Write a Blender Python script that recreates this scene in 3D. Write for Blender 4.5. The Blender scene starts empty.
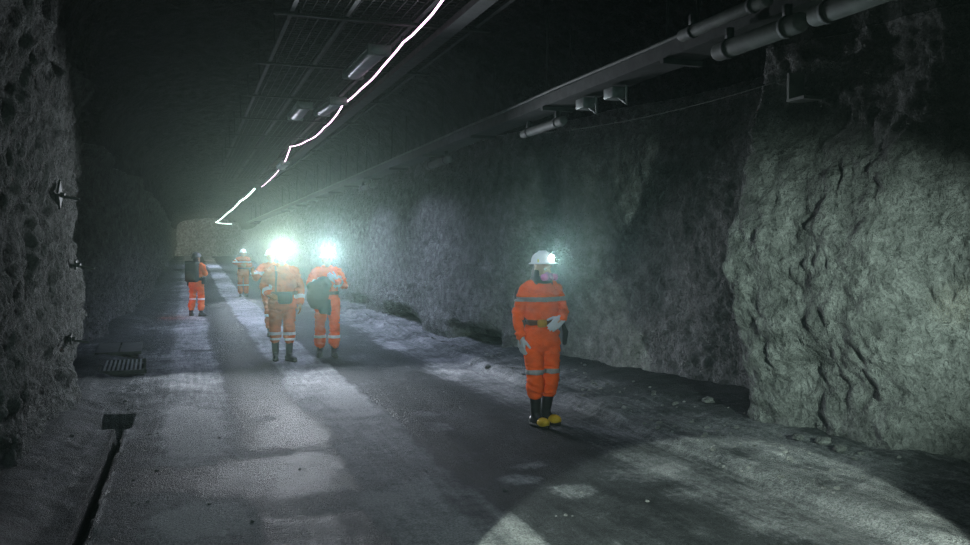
import bpy, bmesh, math, random
from mathutils import Vector, Matrix, noise, Euler
random.seed(7)
R = math.radians
S = bpy.context.scene
COL = S.collection
V = Vector

# ------------------------------------------------------------------ camera frame
EYE, FPX, YAW, HOR = 1.72, 850.0, R(19.3), 248.0
CA, SA = math.cos(YAW), math.sin(YAW)
def world(px, d, z):
    """a point seen at column px, d metres ahead of the camera, at height z (tunnel axis = +Y)"""
    lat = (px - 485.0) / FPX * d
    return V((lat * CA + d * SA, -lat * SA + d * CA, z))
def ground(px, py, z=0.0):
    return world(px, (EYE - z) * FPX / (py - HOR), z)

# ------------------------------------------------------------------ object helpers
def tag(o, label, cat, group=None, kind=None):
    o['label'] = label; o['category'] = cat
    if group: o['group'] = group
    if kind: o['kind'] = kind
    return o
def empty(name, loc=(0, 0, 0), rz=0.0):
    o = bpy.data.objects.new(name, None); COL.objects.link(o)
    o.location = loc; o.rotation_euler = (0, 0, rz); o.empty_display_size = .2
    return o
def link_mesh(name, me, mats, parent=None):
    o = bpy.data.objects.new(name, me); COL.objects.link(o)
    me.name = name
    if not isinstance(mats, (list, tuple)): mats = [mats]
    if len(me.materials) == 0:
        for m in mats: me.materials.append(m)
    if parent is not None: o.parent = parent
    return o
def build(name, bm, mats, parent=None, smooth=True, recalc=True):
    if recalc: bmesh.ops.recalc_face_normals(bm, faces=bm.faces[:])
    me = bpy.data.meshes.new(name)
    for f in bm.faces: f.smooth = smooth
    bm.to_mesh(me); bm.free()
    return link_mesh(name, me, mats, parent)
def structure(o):
    o['kind'] = 'structure'; return o

def box(bm, c, size, rot=None, bev=0.0, mi=0):
    r = bmesh.ops.create_cube(bm, size=1.0)
    vs = r['verts']
    for v in vs: v.co = V((v.co.x * size[0], v.co.y * size[1], v.co.z * size[2]))
    if bev:
        es = list({e for v in vs for e in v.link_edges})
        q = bmesh.ops.bevel(bm, geom=es, offset=bev, segments=2, affect='EDGES', profile=.5)
        vs = list({v for f in q['faces'] for v in f.verts} | {v for v in vs if v.is_valid})
    M = Matrix.Translation(V(c)) @ (rot.to_4x4() if rot is not None else Matrix.Identity(4))
    fs = {f for v in vs for f in v.link_faces}
    for f in fs: f.material_index = mi
    bmesh.ops.transform(bm, matrix=M, verts=vs)
def frame_of(t, up=V((0, 0, 1))):
    t = t.normalized()
    if abs(t.dot(up)) > .97: up = V((0, 1, 0))
    a = t.cross(up).normalized(); b = a.cross(t).normalized()
    return a, b
def tube(bm, pts, radii, n=12, flat=1.0, round_caps=True, mi=0, ref=None):
    """closed tapered tube along pts; flat squeezes it along its second axis"""
    pts = [V(p) for p in pts]
    if not isinstance(radii, (list, tuple)): radii = [radii] * len(pts)
    rings = []
    P, Q = [], []
    def tang(i):
        if i == 0: return pts[1] - pts[0]
        if i == len(pts) - 1: return pts[-1] - pts[-2]
        return (pts[i + 1] - pts[i]).normalized() + (pts[i] - pts[i - 1]).normalized()
    st = []
    if round_caps:
        t = tang(0).normalized()
        for k in (0.95, .7, .35): st.append((pts[0] - t * radii[0] * k * .9, radii[0] * math.sqrt(1 - k * k), t))
    for i, p in enumerate(pts): st.append((p, radii[i], tang(i).normalized()))
    if round_caps:
        t = tang(len(pts) - 1).normalized()
        for k in (.35, .7, .95): st.append((pts[-1] + t * radii[-1] * k * .9, radii[-1] * math.sqrt(1 - k * k), t))
    a0 = None
    for p, r, t in st:
        if a0 is None:
            a, b = frame_of(t, ref or V((0, 0, 1)))
        else:
            a = (a0 - t * a0.dot(t)).normalized(); b = a.cross(t).normalized()
        a0 = a
        rings.append([bm.verts.new(p + a * (r * math.cos(2 * math.pi * k / n)) + b * (r * flat * math.sin(2 * math.pi * k / n))) for k in range(n)])
    for A, B in zip(rings, rings[1:]):
        for k in range(n):
            f = bm.faces.new((A[k], A[(k + 1) % n], B[(k + 1) % n], B[k])); f.material_index = mi
    for rr in (rings[0][::-1], rings[-1]):
        f = bm.faces.new(rr); f.material_index = mi
def loft(bm, rings, n=24, sq=2.3, mi=0):
    """stack of horizontal super-ellipse rings (cx,cy,cz,rx,ry)"""
    vs = []
    for cx, cy, cz, rx, ry in rings:
        row = []
        for k in range(n):
            a = 2 * math.pi * k / n; c, s = math.cos(a), math.sin(a)
            row.append(bm.verts.new((cx + rx * math.copysign(abs(c) ** (2 / sq), c), cy + ry * math.copysign(abs(s) ** (2 / sq), s), cz)))
        vs.append(row)
    for A, B in zip(vs, vs[1:]):
        for k in range(n):
            f = bm.faces.new((A[k], A[(k + 1) % n], B[(k + 1) % n], B[k])); f.material_index = mi
    bm.faces.new(vs[0][::-1]).material_index = mi; bm.faces.new(vs[-1]).material_index = mi
def ball(bm, c, r, rot=None, u=16, v=10, mi=0):
    q = bmesh.ops.create_uvsphere(bm, u_segments=u, v_segments=v, radius=1.0)
    M = Matrix.Translation(V(c)) @ (rot.to_4x4() if rot is not None else Matrix.Identity(4)) @ Matrix.Diagonal((r[0], r[1], r[2], 1))
    bmesh.ops.transform(bm, matrix=M, verts=q['verts'])
    for vv in q['verts']:
        for f in vv.link_faces: f.material_index = mi
def lathe(bm, prof, n=24, M=Matrix.Identity(4), sx=1, sy=1, mi=0):
    vs = []
    for r, z in prof:
        vs.append([bm.verts.new(M @ V((r * sx * math.cos(2 * math.pi * k / n), r * sy * math.sin(2 * math.pi * k / n), z))) for k in range(n)])
    for A, B in zip(vs, vs[1:]):
        for k in range(n):
            f = bm.faces.new((A[k], A[(k + 1) % n], B[(k + 1) % n], B[k])); f.material_index = mi
    bm.faces.new(vs[0][::-1]).material_index = mi; bm.faces.new(vs[-1]).material_index = mi
def remesh(bm, voxel, it=4, fac=.5):
    """melt overlapping closed pieces into one continuous skin"""
    bmesh.ops.recalc_face_normals(bm, faces=bm.faces[:])
    me = bpy.data.meshes.new('melt'); bm.to_mesh(me); bm.free()
    o = bpy.data.objects.new('melt', me); COL.objects.link(o)
    m = o.modifiers.new('r', 'REMESH'); m.mode = 'VOXEL'; m.voxel_size = voxel; m.use_smooth_shade = True
    if it:
        s = o.modifiers.new('s', 'SMOOTH'); s.factor = fac; s.iterations = it
    dg = bpy.context.evaluated_depsgraph_get()
    out = bpy.data.meshes.new_from_object(o.evaluated_get(dg))
    bpy.data.objects.remove(o); bpy.data.meshes.remove(me)
    for p in out.polygons: p.use_smooth = True
    return out
def wrinkle(me, amp, fx=7., fz=17., seed=0.0):
    off = V((seed * 3.1, seed * 1.7, seed))
    for v in me.vertices:
        p = V((v.co.x * fx, v.co.y * fx, v.co.z * fz)) + off
        n1 = noise.noise(p + V((noise.noise(p * .5), 0, noise.noise(p * .6 + V((3, 1, 2))))) * 1.3)
        n2 = noise.noise(V((v.co.x * 22, v.co.y * 22, v.co.z * 30)) + off)
        v.co += v.normal * amp * ((1 - abs(n1) * 2.4) * .8 + n2 * .35)
    me.update()
def band(me, c, axis, hw, maxr, mat, parent, name='reflective_band', lift=.006):
    """cut a conforming strip out of a garment skin: a sewn-on tape"""
    c = V(c); axis = V(axis).normalized()
    bm = bmesh.new(); bm.from_mesh(me)
    kill = [v for v in bm.verts if (v.co - c).length > maxr + hw * 1.5]
    bmesh.ops.delete(bm, geom=kill, context='VERTS')
    for sgn in (1, -1):
        g = bm.verts[:] + bm.edges[:] + bm.faces[:]
        bmesh.ops.bisect_plane(bm, geom=g, plane_co=c + axis * hw * sgn, plane_no=axis * sgn, clear_outer=True)
    if len(bm.faces) == 0:
        bm.free(); return None
    bm.normal_update()
    for v in bm.verts: v.co += v.normal * lift
    r = bmesh.ops.extrude_face_region(bm, geom=bm.faces[:])
    bm.normal_update()
    for v in [x for x in r['geom'] if isinstance(x, bmesh.types.BMVert)]: v.co -= v.normal * (lift * 1.2)
    return build(name, bm, mat, parent)

# ------------------------------------------------------------------ materials
class N:
    def __init__(self, name):
        self.m = bpy.data.materials.new(name); self.m.use_nodes = True
        self.t = self.m.node_tree; self.b = self.t.nodes['Principled BSDF']
        self.out = self.t.nodes['Material Output']
    def n(self, typ, **kw):
        x = self.t.nodes.new('ShaderNode' + typ)
        for k, v in kw.items():
            if k.startswith('i_'): x.inputs[k[2:].replace('_', ' ')].default_value = v
            else: setattr(x, k, v)
        return x
    def l(self, a, b): self.t.links.new(a, b)
    def coord(self, scale=(1, 1, 1)):
        g = self.n('NewGeometry'); mp = self.n('Mapping'); mp.inputs['Scale'].default_value = scale
        self.l(g.outputs['Position'], mp.inputs['Vector']); return mp.outputs[0]
    def objco(self, scale=(1, 1, 1)):
        g = self.n('TexCoord'); mp = self.n('Mapping'); mp.inputs['Scale'].default_value = scale
        self.l(g.outputs['Object'], mp.inputs['Vector']); return mp.outputs[0]
    def noise(self, co, scale, detail=6, rough=.6):
        x = self.n('TexNoise', i_Scale=scale, i_Detail=detail, i_Roughness=rough); self.l(co, x.inputs['Vector']); return x.outputs['Fac']
    def ramp(self, fac, stops):
        x = self.n('ValToRGB'); e = x.color_ramp.elements
        while len(e) < len(stops): e.new(.5)
        for q, (p, c) in zip(e, stops): q.position = p; q.color = (*c, 1)
        self.l(fac, x.inputs[0]); return x.outputs[0]
    def mix(self, fac, a, b, mode='MIX'):
        x = self.n('Mix', data_type='RGBA', blend_type=mode)
        for s, i in ((fac, 0), (a, 6), (b, 7)):
            if hasattr(s, 'is_output'): self.l(s, x.inputs[i])
            elif isinstance(s, (int, float)): x.inputs[i].default_value = s
            else: x.inputs[i].default_value = (*s, 1)
        return x.outputs[2]
    def math(self, op, a, b=0.0):
        x = self.n('Math', operation=op)
        for s, i in ((a, 0), (b, 1)):
            if hasattr(s, 'is_output'): self.l(s, x.inputs[i])
            else: x.inputs[i].default_value = s
        return x.outputs[0]
    def bump(self, h, strength, dist, prev=None):
        x = self.n('Bump', i_Strength=strength, i_Distance=dist); self.l(h, x.inputs['Height'])
        if prev is not None: self.l(prev, x.inputs['Normal'])
        return x.outputs[0]
    def done(self, col=None, rough=None, nor=None, **kw):
        for nm, s in (('Base Color', col), ('Roughness', rough), ('Normal', nor)):
            if s is None: continue
            if hasattr(s, 'is_output'): self.l(s, self.b.inputs[nm])
            elif isinstance(s, (int, float)): self.b.inputs[nm].default_value = s
            else: self.b.inputs[nm].default_value = (*s, 1)
        for k, v in kw.items(): self.b.inputs[k.replace('_', ' ')].default_value = v
        return self.m

def mat_rock(name, tint=(1, 1, 1), k=1.0):
    q = N(name); co = q.coord()
    n1 = q.noise(co, .7, 5); n2 = q.noise(co, 6, 8, .65); n3 = q.noise(co, 34, 6, .7)
    v = q.n('TexVoronoi', feature='F1', i_Scale=15.0); 
    wob = q.n('TexNoise', i_Scale=9.0, i_Detail=4.0); q.l(co, wob.inputs['Vector'])
    mx = q.mix(.12, co, wob.outputs['Color'], 'ADD'); q.l(mx, v.inputs['Vector'])
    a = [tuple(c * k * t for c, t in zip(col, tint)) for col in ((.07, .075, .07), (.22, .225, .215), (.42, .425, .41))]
    c = q.ramp(n2, [(.28, a[0]), (.5, a[1]), (.72, a[2])])
    c = q.mix(q.math('MULTIPLY', n1, .55), c, tuple(.16 * k * t for t in tint))
    dark = q.ramp(n3, [(.3, (.45, .45, .45)), (.55, (1, 1, 1))])
    c = q.mix(.8, c, dark, 'MULTIPLY')
    b = q.bump(n2, 1.0, .17); b = q.bump(v.outputs['Distance'], 1.0, .10, b); b = q.bump(n3, 1.0, .05, b)
    return q.done(c, .95, b, Specular_IOR_Level=.15)

def mat_floor():
    q = N('mine road'); co = q.coord()
    at = q.n('Attribute', attribute_name='wear_shade'); w = at.outputs['Fac']
    n1 = q.noise(co, 2.2, 8, .65); n2 = q.noise(co, 16, 8, .7); n3 = q.noise(co, 70, 5, .7)
    st = q.noise(q.coord((9, .6, 1)), 2.0, 6, .65)          # rubbed-in drag lines along the road
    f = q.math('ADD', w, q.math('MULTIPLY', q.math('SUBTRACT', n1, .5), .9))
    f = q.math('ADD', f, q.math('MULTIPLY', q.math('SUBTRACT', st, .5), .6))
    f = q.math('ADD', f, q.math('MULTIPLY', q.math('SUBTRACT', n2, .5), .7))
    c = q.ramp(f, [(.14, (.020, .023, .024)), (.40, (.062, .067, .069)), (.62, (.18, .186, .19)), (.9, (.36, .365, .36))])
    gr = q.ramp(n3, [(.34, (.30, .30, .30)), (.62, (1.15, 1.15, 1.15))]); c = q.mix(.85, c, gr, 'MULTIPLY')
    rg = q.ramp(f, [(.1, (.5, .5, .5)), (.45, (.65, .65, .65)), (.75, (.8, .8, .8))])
    b = q.bump(n2, .7, .06); b = q.bump(n3, .8, .03, b)
    return q.done(c, rg, b, Specular_IOR_Level=.05)

def mat_plain(name, col, rough=.7, var=.25, scale=12, metallic=0., bump=.25, spec=.4, dist=.01):
    q = N(name); co = q.objco(); n = q.noise(co, scale, 6)
    lo = tuple(c * (1 - var) for c in col); hi = tuple(min(1, c * (1 + var)) for c in col)
    c = q.ramp(n, [(.3, lo), (.7, hi)])
    b = q.bump(q.noise(co, scale * 3, 5), bump, dist)
    return q.done(c, rough, b, Metallic=metallic, Specular_IOR_Level=spec)
def mat_cloth(name, col, dirt=(.12, .09, .06), amount=.35, rough=.9):
    q = N(name); co = q.objco()
    n = q.noise(co, 5, 7, .65); w = q.noise(co, 160, 2)
    f = q.ramp(n, [(.42, (0, 0, 0)), (.72, (1, 1, 1))])
    c = q.mix(q.math('MULTIPLY', f, amount), col, dirt)
    b = q.bump(q.noise(co, 26, 6), .5, .012); b = q.bump(w, .25, .002, b)
    return q.done(c, rough, b, Specular_IOR_Level=.2)
def mat_emit(name, col, strength):
    q = N(name)
    return q.done((.02, .02, .02), .3, None, Emission_Color=(*col, 1), Emission_Strength=strength)

M_ROCK = mat_rock('sprayed rock grey')
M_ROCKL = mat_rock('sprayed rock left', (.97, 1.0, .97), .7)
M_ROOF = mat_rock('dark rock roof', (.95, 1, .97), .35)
M_FLOOR = mat_floor()
M_ORANGE = mat_cloth('orange work cloth', (.92, .125, .018), (.30, .07, .025), .35)
M_ORANGE_D = mat_cloth('worn orange work cloth', (.64, .135, .035), (.18, .09, .05), .6)
M_TAPE = mat_plain('reflective tape grey', (.25, .26, .26), .45, .2, 30)
M_TAPE_B = mat_plain('reflective tape silver', (.62, .62, .60), .4, .2, 30)
M_BOOT = mat_plain('black rubber', (.018, .019, .02), .45, .3, 20)
M_TOE = mat_plain('yellow rubber', (.62, .40, .02), .5, .35, 14)
M_SOLE = mat_plain('dark sole', (.03, .03, .025), .8)
M_GLOVE = mat_cloth('grey knit glove', (.50, .54, .60), (.2, .22, .24), .4)
M_GLOVE_O = mat_cloth('tan leather glove', (.34, .16, .06), (.12, .08, .05), .4)
M_SKIN = mat_plain('skin', (.42, .24, .16), .55, .12, 8)
M_EYE = mat_plain('eye', (.6, .6, .58), .2, .05)
M_HAIR = mat_plain('dark hair', (.015, .012, .011), .6, .3, 60, bump=.8)
M_WHITE = mat_plain('white helmet shell', (.72, .74, .74), .35, .08, 5, bump=.05)
M_DKHELM = mat_plain('dark helmet shell', (.012, .013, .014), .45, .2, 6)
M_YEL = mat_plain('yellow sticker', (.75, .68, .03), .5, .1)
M_MASK = mat_plain('mauve mask rubber', (.36, .16, .34), .5, .15)
M_FILT = mat_plain('pink filter disc', (.70, .20, .50), .6, .15)
M_BELT = mat_plain('brown leather belt', (.10, .055, .025), .6, .3)
M_POUCH = mat_plain('yellow brown pouch', (.45, .26, .03), .6, .3)
M_BLACK = mat_cloth('black nylon', (.018, .022, .024), (.05, .055, .055), .3)
M_GREEN = mat_cloth('dark green canvas', (.020, .060, .050), (.04, .06, .06), .3)
M_STEEL = mat_plain('dull galvanised steel', (.17, .19, .18), .55, .35, 9, .6)
M_DSTEEL = mat_plain('dirty dark steel', (.04, .044, .042), .7, .4, 9, .4)
M_CABLE = mat_plain('black cable', (.02, .022, .022), .6)
M_PLAST = mat_plain('dusty lamp diffuser', (.22, .25, .24), .35, .25, 6, bump=.1)
M_PIPE = mat_plain('dusty grey pipe', (.09, .10, .09), .7, .35, 8)
M_LAMP = mat_emit('headlamp lens', (.92, 1.0, .98), 40)
M_LAMP_S = mat_emit('dim headlamp lens', (.9, 1.0, 1.0), 8)
M_RED = mat_emit('red lamp lens', (1, .05, .05), 10)
M_GRN = mat_emit('green lamp lens', (.1, 1, .35), 2)
M_LED = mat_emit('led strip', (1.0, .62, .88), 4)
M_LED_C = mat_emit('led strip cool', (.78, 1.0, .90), 3.2)

# ------------------------------------------------------------------ tunnel shell
def smooth(a, b, x):
    t = max(0., min(1., (x - a) / (b - a))); return t * t * (3 - 2 * t)
def interp(tab, s):
    if s <= tab[0][0]: return tab[0][1]
    for (a, x), (b, y) in zip(tab, tab[1:]):
        if s <= b:
            t = (s - a) / (b - a); t = t * t * (3 - 2 * t); return x + (y - x) * t
    return tab[-1][1]
RT = [(-5, 5.7), (2, 5.65), (3.8, 5.5), (4.5, 5.26), (5.07, 5.02), (5.7, 4.98), (6.1, 4.82), (6.38, 4.74), (6.6, 5.1), (6.9, 5.55), (7.5, 5.6), (8.6, 5.45), (10.2, 5.2), (11.1, 5.0), (11.5, 5.35), (11.95, 5.3), (12.2, 4.62),
      (13, 4.42), (16, 4.32), (30, 4.35), (55, 4.3), (78, 4.2)]
LT = [(-5, -1.5), (4, -1.3), (8, -1.22), (10.2, -1.15), (10.7, -1.3), (11.2, -1.95), (13.5, -2.1), (15.5, -2.0), (16.4, -1.55), (18, -1.45), (19.2, -1.7), (22, -1.55), (23.5, -1.25), (26, -1.4), (31, -1.2), (40, -1.3), (60, -1.2), (78, -.9)]
def s_rows(fine):
    out, s = [], -5.0
    while s < 78.0:
        out.append(s)
        s += .30 if s < 2.5 else max(fine, fine * s / 7.0)
    out.append(78.0)
    return out
def rough(p, k=1.0):
    """rock relief in metres, positive into the tunnel"""
    a = noise.fractal(p * .55, 1.0, 2.0, 3) * .12
    b = noise.fractal(p * 2.1 + V((9, 3, 1)), .9, 2.1, 4) * .056
    c = (abs(noise.noise(p * 6.5)) - .25) * .058 + noise.noise(p * 15) * .02 + (abs(noise.noise(p * 11 + V((5, 5, 5)))) - .2) * .012
    return (a + b + c) * k
def floor_rise(s):
    return 0.0 if s < 34 else 1.05 * min(1.0, (s - 34) / 40.0)
def squash(s): return 1 - .36 * smooth(42, 70, s)
def sheet(name, rows, cols, fn, mat):
    bm = bmesh.new()
    g = [[bm.verts.new(fn(s, c)) for c in cols] for s in rows]
    for A, B in zip(g, g[1:]):
        for k in range(len(cols) - 1):
            bm.faces.new((A[k], A[k + 1], B[k + 1], B[k]))
    return structure(build(name, bm, mat, recalc=False))

WZ = 3.5
zc = [-.15 + (WZ + .15) * i / 120.0 for i in range(121)]
def right_pt(s, z):
    x = interp(RT, s)
    pil = smooth(3.2, 5.2, s) * (1 - smooth(6.5, 7.2, s))          # the protruding pillar leans out at mid height, back at the top
    x -= pil * (.22 * math.exp(-((z - 1.65) / .8) ** 2) )
    x += .14 * max(0, z - 2.3) * (1 - smooth(6.5, 7.3, s))
    if s > 12.1: x += .10 - .10 * min(1, z / .5) - .18 * max(0, (z - 2.3)) * -1
    cut = noise.noise(V((s * 1.1, 4.2, 0)))         # dark undercut hollows along the foot of the wall
    if s > 12.3: x += max(0, cut - .05) * .8 * max(0, 1 - z / .38)
    for c, h, zz in ((13.5, 1.0, .42), (18.3, 1.3, .50), (23.2, 1.0, .45), (28, 1.5, .4)):
        x += .55 * smooth(0, .35, 1 - abs(s - c) / h) * (1 - smooth(zz - .14, zz + .03, z + .12 * noise.noise(V((s * 2.5, 1, c)))))
    p = V((x, s, z))
    x -= rough(p, 1.0 if s < 40 else .8) - .02
    return V((x, s + .06 * noise.noise(p * 3), z * squash(s) + floor_rise(s)))
sheet('wall_right', s_rows(.026), zc, right_pt, M_ROCK)
def left_pt(s, z):
    x = interp(LT, s)
    x += .14 * math.exp(-((z - 1.5) / .7) ** 2) + .12 * max(0, z - 2.0)
    p = V((x, s + 40, z))
    x += rough(p, 1.15) - .03
    return V((x, s + .06 * noise.noise(p * 3), z * squash(s) + floor_rise(s)))
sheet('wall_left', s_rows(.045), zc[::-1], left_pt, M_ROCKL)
def roof_pt(s, t):
    """t 0..1 from the right wall head over the crown to the left wall head"""
    xr, xl = right_pt(s, WZ).x, left_pt(s, WZ).x
    a = math.pi * t
    x = (xr + xl) / 2 + (xr - xl) / 2 * math.cos(a)
    z = WZ + 1.45 * math.sin(a) ** .75
    p = V((x, s, z)); k = math.sin(a)
    z -= rough(p * .9 + V((0, 0, 7)), 1.2) * k
    return V((x, s, z * squash(s) + floor_rise(s)))
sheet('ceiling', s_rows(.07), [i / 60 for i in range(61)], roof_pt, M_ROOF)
# end wall where the drive turns
bm = bmesh.new(); g = []
for i in range(60):
    row = []
    for j in range(60):
        x = -3 + 9.5 * i / 59; z = .5 + 6.2 * j / 59
        p = V((x, 76, z)); row.append(bm.verts.new((x, 74.0 + 1.1 * max(0, (x - 2.2)) - rough(p, 2.5), z)))
    g.append(row)
for A, B in zip(g, g[1:]):
    for k in range(59): bm.faces.new((A[k], B[k], B[k + 1], A[k + 1]))
structure(build('wall_back', bm, M_ROCK, recalc=False))

# floor -------------------------------------------------------------
TR0, TR1, TRS0, TRS1 = -.655, -.585, 3.0, 9.45      # open drain slot on the left
PIT = (-.83, -.53, 8.75, 9.45)                      # its uncovered sump
def floor_z(x, s):
    z = 0.0
    z += .10 * smooth(3.85, 4.02, x) + .10 * smooth(4.2, 5.0, x)
    if x > 3.8: z += .03 * noise.fractal(V((x * 3, s * 3, 1)), 1, 2, 4) * smooth(3.8, 4.1, x)
    z += .09 * smooth(-.75, -1.25, x)
    if x < -.55: z += .025 * noise.fractal(V((x * 4, s * 4, 5)), 1, 2, 3)
    z += .012 * noise.fractal(V((x * 1.3, s * .6, 2)), 1, 2, 3) + .005 * noise.noise(V((x * 9, s * 5, 0)))
    # shallow tyre ruts
    for c in (.35, 1.55, 2.45, 3.3): z -= .012 * math.exp(-((x - c - .08 * noise.noise(V((0, s * .3, c)))) / .16) ** 2)
    wob = .012 * noise.noise(V((s * 2.1, 0, 3)))
    if TRS0 < s < TRS1 and TR0 + wob < x < TR1 + wob: z -= .16
    if PIT[0] < x < PIT[1] and PIT[2] < s < PIT[3]: z -= .30
    return z + floor_rise(s)
ELL = []
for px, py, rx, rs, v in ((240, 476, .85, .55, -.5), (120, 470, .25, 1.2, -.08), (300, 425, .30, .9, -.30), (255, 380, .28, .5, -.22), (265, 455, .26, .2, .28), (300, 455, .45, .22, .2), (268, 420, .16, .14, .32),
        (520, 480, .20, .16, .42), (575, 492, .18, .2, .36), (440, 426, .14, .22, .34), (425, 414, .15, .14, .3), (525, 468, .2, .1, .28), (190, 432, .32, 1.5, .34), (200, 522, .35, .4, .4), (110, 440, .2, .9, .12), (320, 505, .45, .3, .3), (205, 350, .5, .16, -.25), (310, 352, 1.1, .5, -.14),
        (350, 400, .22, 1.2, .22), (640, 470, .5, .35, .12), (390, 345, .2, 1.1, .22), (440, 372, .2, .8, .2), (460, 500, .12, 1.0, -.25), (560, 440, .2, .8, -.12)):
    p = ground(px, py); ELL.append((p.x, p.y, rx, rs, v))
def wear_shade(x, s):
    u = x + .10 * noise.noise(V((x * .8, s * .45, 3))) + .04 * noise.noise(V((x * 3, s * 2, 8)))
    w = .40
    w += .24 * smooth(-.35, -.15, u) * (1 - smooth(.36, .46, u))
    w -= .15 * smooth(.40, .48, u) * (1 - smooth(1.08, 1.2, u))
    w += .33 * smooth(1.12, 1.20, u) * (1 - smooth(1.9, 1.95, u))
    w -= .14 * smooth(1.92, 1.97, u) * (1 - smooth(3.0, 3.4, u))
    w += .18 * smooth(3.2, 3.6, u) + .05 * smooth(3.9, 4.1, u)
    w -= .20 * smooth(4.5, 5.0, u) + .18 * smooth(3.9, 4.15, u) * (1 - smooth(12, 15, s)) * smooth(5.6, 7.2, s)  # right bank by the dark bay painted darker, standing in for shade
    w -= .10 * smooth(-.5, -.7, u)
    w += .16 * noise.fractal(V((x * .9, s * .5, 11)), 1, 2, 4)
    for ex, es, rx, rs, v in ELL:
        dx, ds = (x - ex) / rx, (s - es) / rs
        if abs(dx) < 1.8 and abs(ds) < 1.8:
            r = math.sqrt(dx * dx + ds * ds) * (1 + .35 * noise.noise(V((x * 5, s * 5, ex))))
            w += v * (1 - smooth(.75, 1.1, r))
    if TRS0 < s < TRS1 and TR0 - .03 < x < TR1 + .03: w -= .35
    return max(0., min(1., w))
xs = [-2.6, -2.2, -1.9, -1.7, -1.5]
x = -1.4
while x < 5.2: xs.append(x); x += .016 if (-1.02 < x < -.49) else .055
xs += [5.3, 5.4, 5.6, 5.8, 6.2]
rows = s_rows(.05)
bm = bmesh.new(); lay = bm.verts.layers.float.new('wear_shade'); g = []
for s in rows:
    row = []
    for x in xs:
        v = bm.verts.new((x, s, floor_z(x, s))); v[lay] = wear_shade(x, s); row.append(v)
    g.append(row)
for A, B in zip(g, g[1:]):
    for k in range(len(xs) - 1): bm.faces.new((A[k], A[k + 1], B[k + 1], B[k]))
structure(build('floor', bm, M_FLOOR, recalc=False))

# ------------------------------------------------------------------ loose stones
def stone(bm, c, r, seed):
    q = bmesh.ops.create_icosphere(bm, subdivisions=2, radius=1.0)
    e = Euler((random.random() * 6, random.random() * 6, random.random() * 6)).to_matrix()
    sc = V((r * random.uniform(.8, 1.3), r * random.uniform(.7, 1.1), r * random.uniform(.5, .8)))
    for v in q['verts']:
        d = 1 + .45 * noise.noise(v.co * 1.4 + V((seed, 0, 0)))
        p = e @ (v.co * d); v.co = V(c) + V((p.x * sc.x, p.y * sc.y, p.z * sc.z))
CLODS = [tuple(ground(*q).xy) for q in ((800, 461), (826, 467), (842, 474), (709, 421), (488, 372))]
bm = bmesh.new()
for i in range(420):
    if i < 230: x, s = random.uniform(3.85, 4.9), 4.5 * math.exp(random.uniform(0, 1.7))
    elif i < 380: x, s = random.uniform(-1.15, -.2), 5.0 * math.exp(random.uniform(0, 1.6))
    else: x, s = random.uniform(0, 3.8), 4.5 * math.exp(random.uniform(0, 1.2))
    if x < -.4 and s < 9.6 and x > -.95: continue
    if x < -.2 and 10.5 < s < 17: continue
    x = min(x, interp(RT, s) - .25)
    if x < -1.0: continue
    if (x - 3.23) ** 2 + (s - 7.55) ** 2 < .2 or (x - 1.3) ** 2 + (s - 13.1) ** 2 < 2: continue
    if any((x - a) ** 2 + (s - b) ** 2 < .03 for a, b in CLODS): continue
    r = random.uniform(.008, .026) * (.6 if x < 3.8 else 1)
    stone(bm, (x, s, floor_z(x, s) + r * .25), r, i)
o = build('gravel', bm, M_ROCK); tag(o, 'loose grey gravel and crumbs strewn along both edges of the road', 'gravel', kind='stuff')
for i, (px, py, r, lab) in enumerate(((800, 461, .045, 'small grey clod at the foot of the big lit rock pillar, nearest the pillar corner'), (826, 467, .05, 'grey clod in the middle of the row on the bank below the lit rock pillar'), (842, 474, .055, 'largest grey clod at the right end of the row below the lit rock pillar'),
        (709, 421, .06, 'flat grey stone lying in the dark bay left of the lit rock pillar'), (488, 372, .05, 'pale stone on the road edge left of the foreground walker'))):
    p = ground(px, py); p.z = floor_z(p.x, p.y)
    bm = bmesh.new(); stone(bm, (0, 0, r * .35), r, i * 7.3)
    o = build('rock', bm, M_ROCK); o.location = p
    tag(o, lab, 'rock', 'loose rocks on the right bank')

# ------------------------------------------------------------------ drain grates and cover by the left wall
def grate(loc, w, l, rz, lab, bars):
    t = empty('drain_grate', loc, rz); tag(t, lab, 'grate', 'steel covers over the left drain')
    bm = bmesh.new()
    for sx in (-1, 1): box(bm, (sx * (w / 2 - .02), 0, .03), (.04, l, .05))
    for sy in (-1, 1): box(bm, (0, sy * (l / 2 - .02), .03), (w, .04, .05))
    build('frame', bm, M_DSTEEL, t, smooth=False)
    if bars:
        bm = bmesh.new(); n = 11
        for i in range(n): box(bm, (-w / 2 + w * (i + .5) / n, 0, .04), (.022, l - .06, .03))
        build('bar_grid', bm, M_STEEL, t, smooth=False)
    else:
        bm = bmesh.new()
        for sx in (-1, 1): box(bm, (sx * w / 4, 0, .042), (w / 2 - .03, l - .07, .016), bev=.004)
        build('cover_plate', bm, M_DSTEEL, t, smooth=False)
    return t
p = ground(122, 371); grate((p.x, p.y, floor_z(p.x, p.y) - .0), .62, 1.25, R(2), 'barred steel drain grate, the nearer of the two covers by the left wall', True)
p = ground(119, 354); grate((p.x, p.y, floor_z(p.x, p.y) + .0), .66, 1.5, R(2), 'flat steel drain cover in two leaves behind the barred grate', False)
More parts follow.
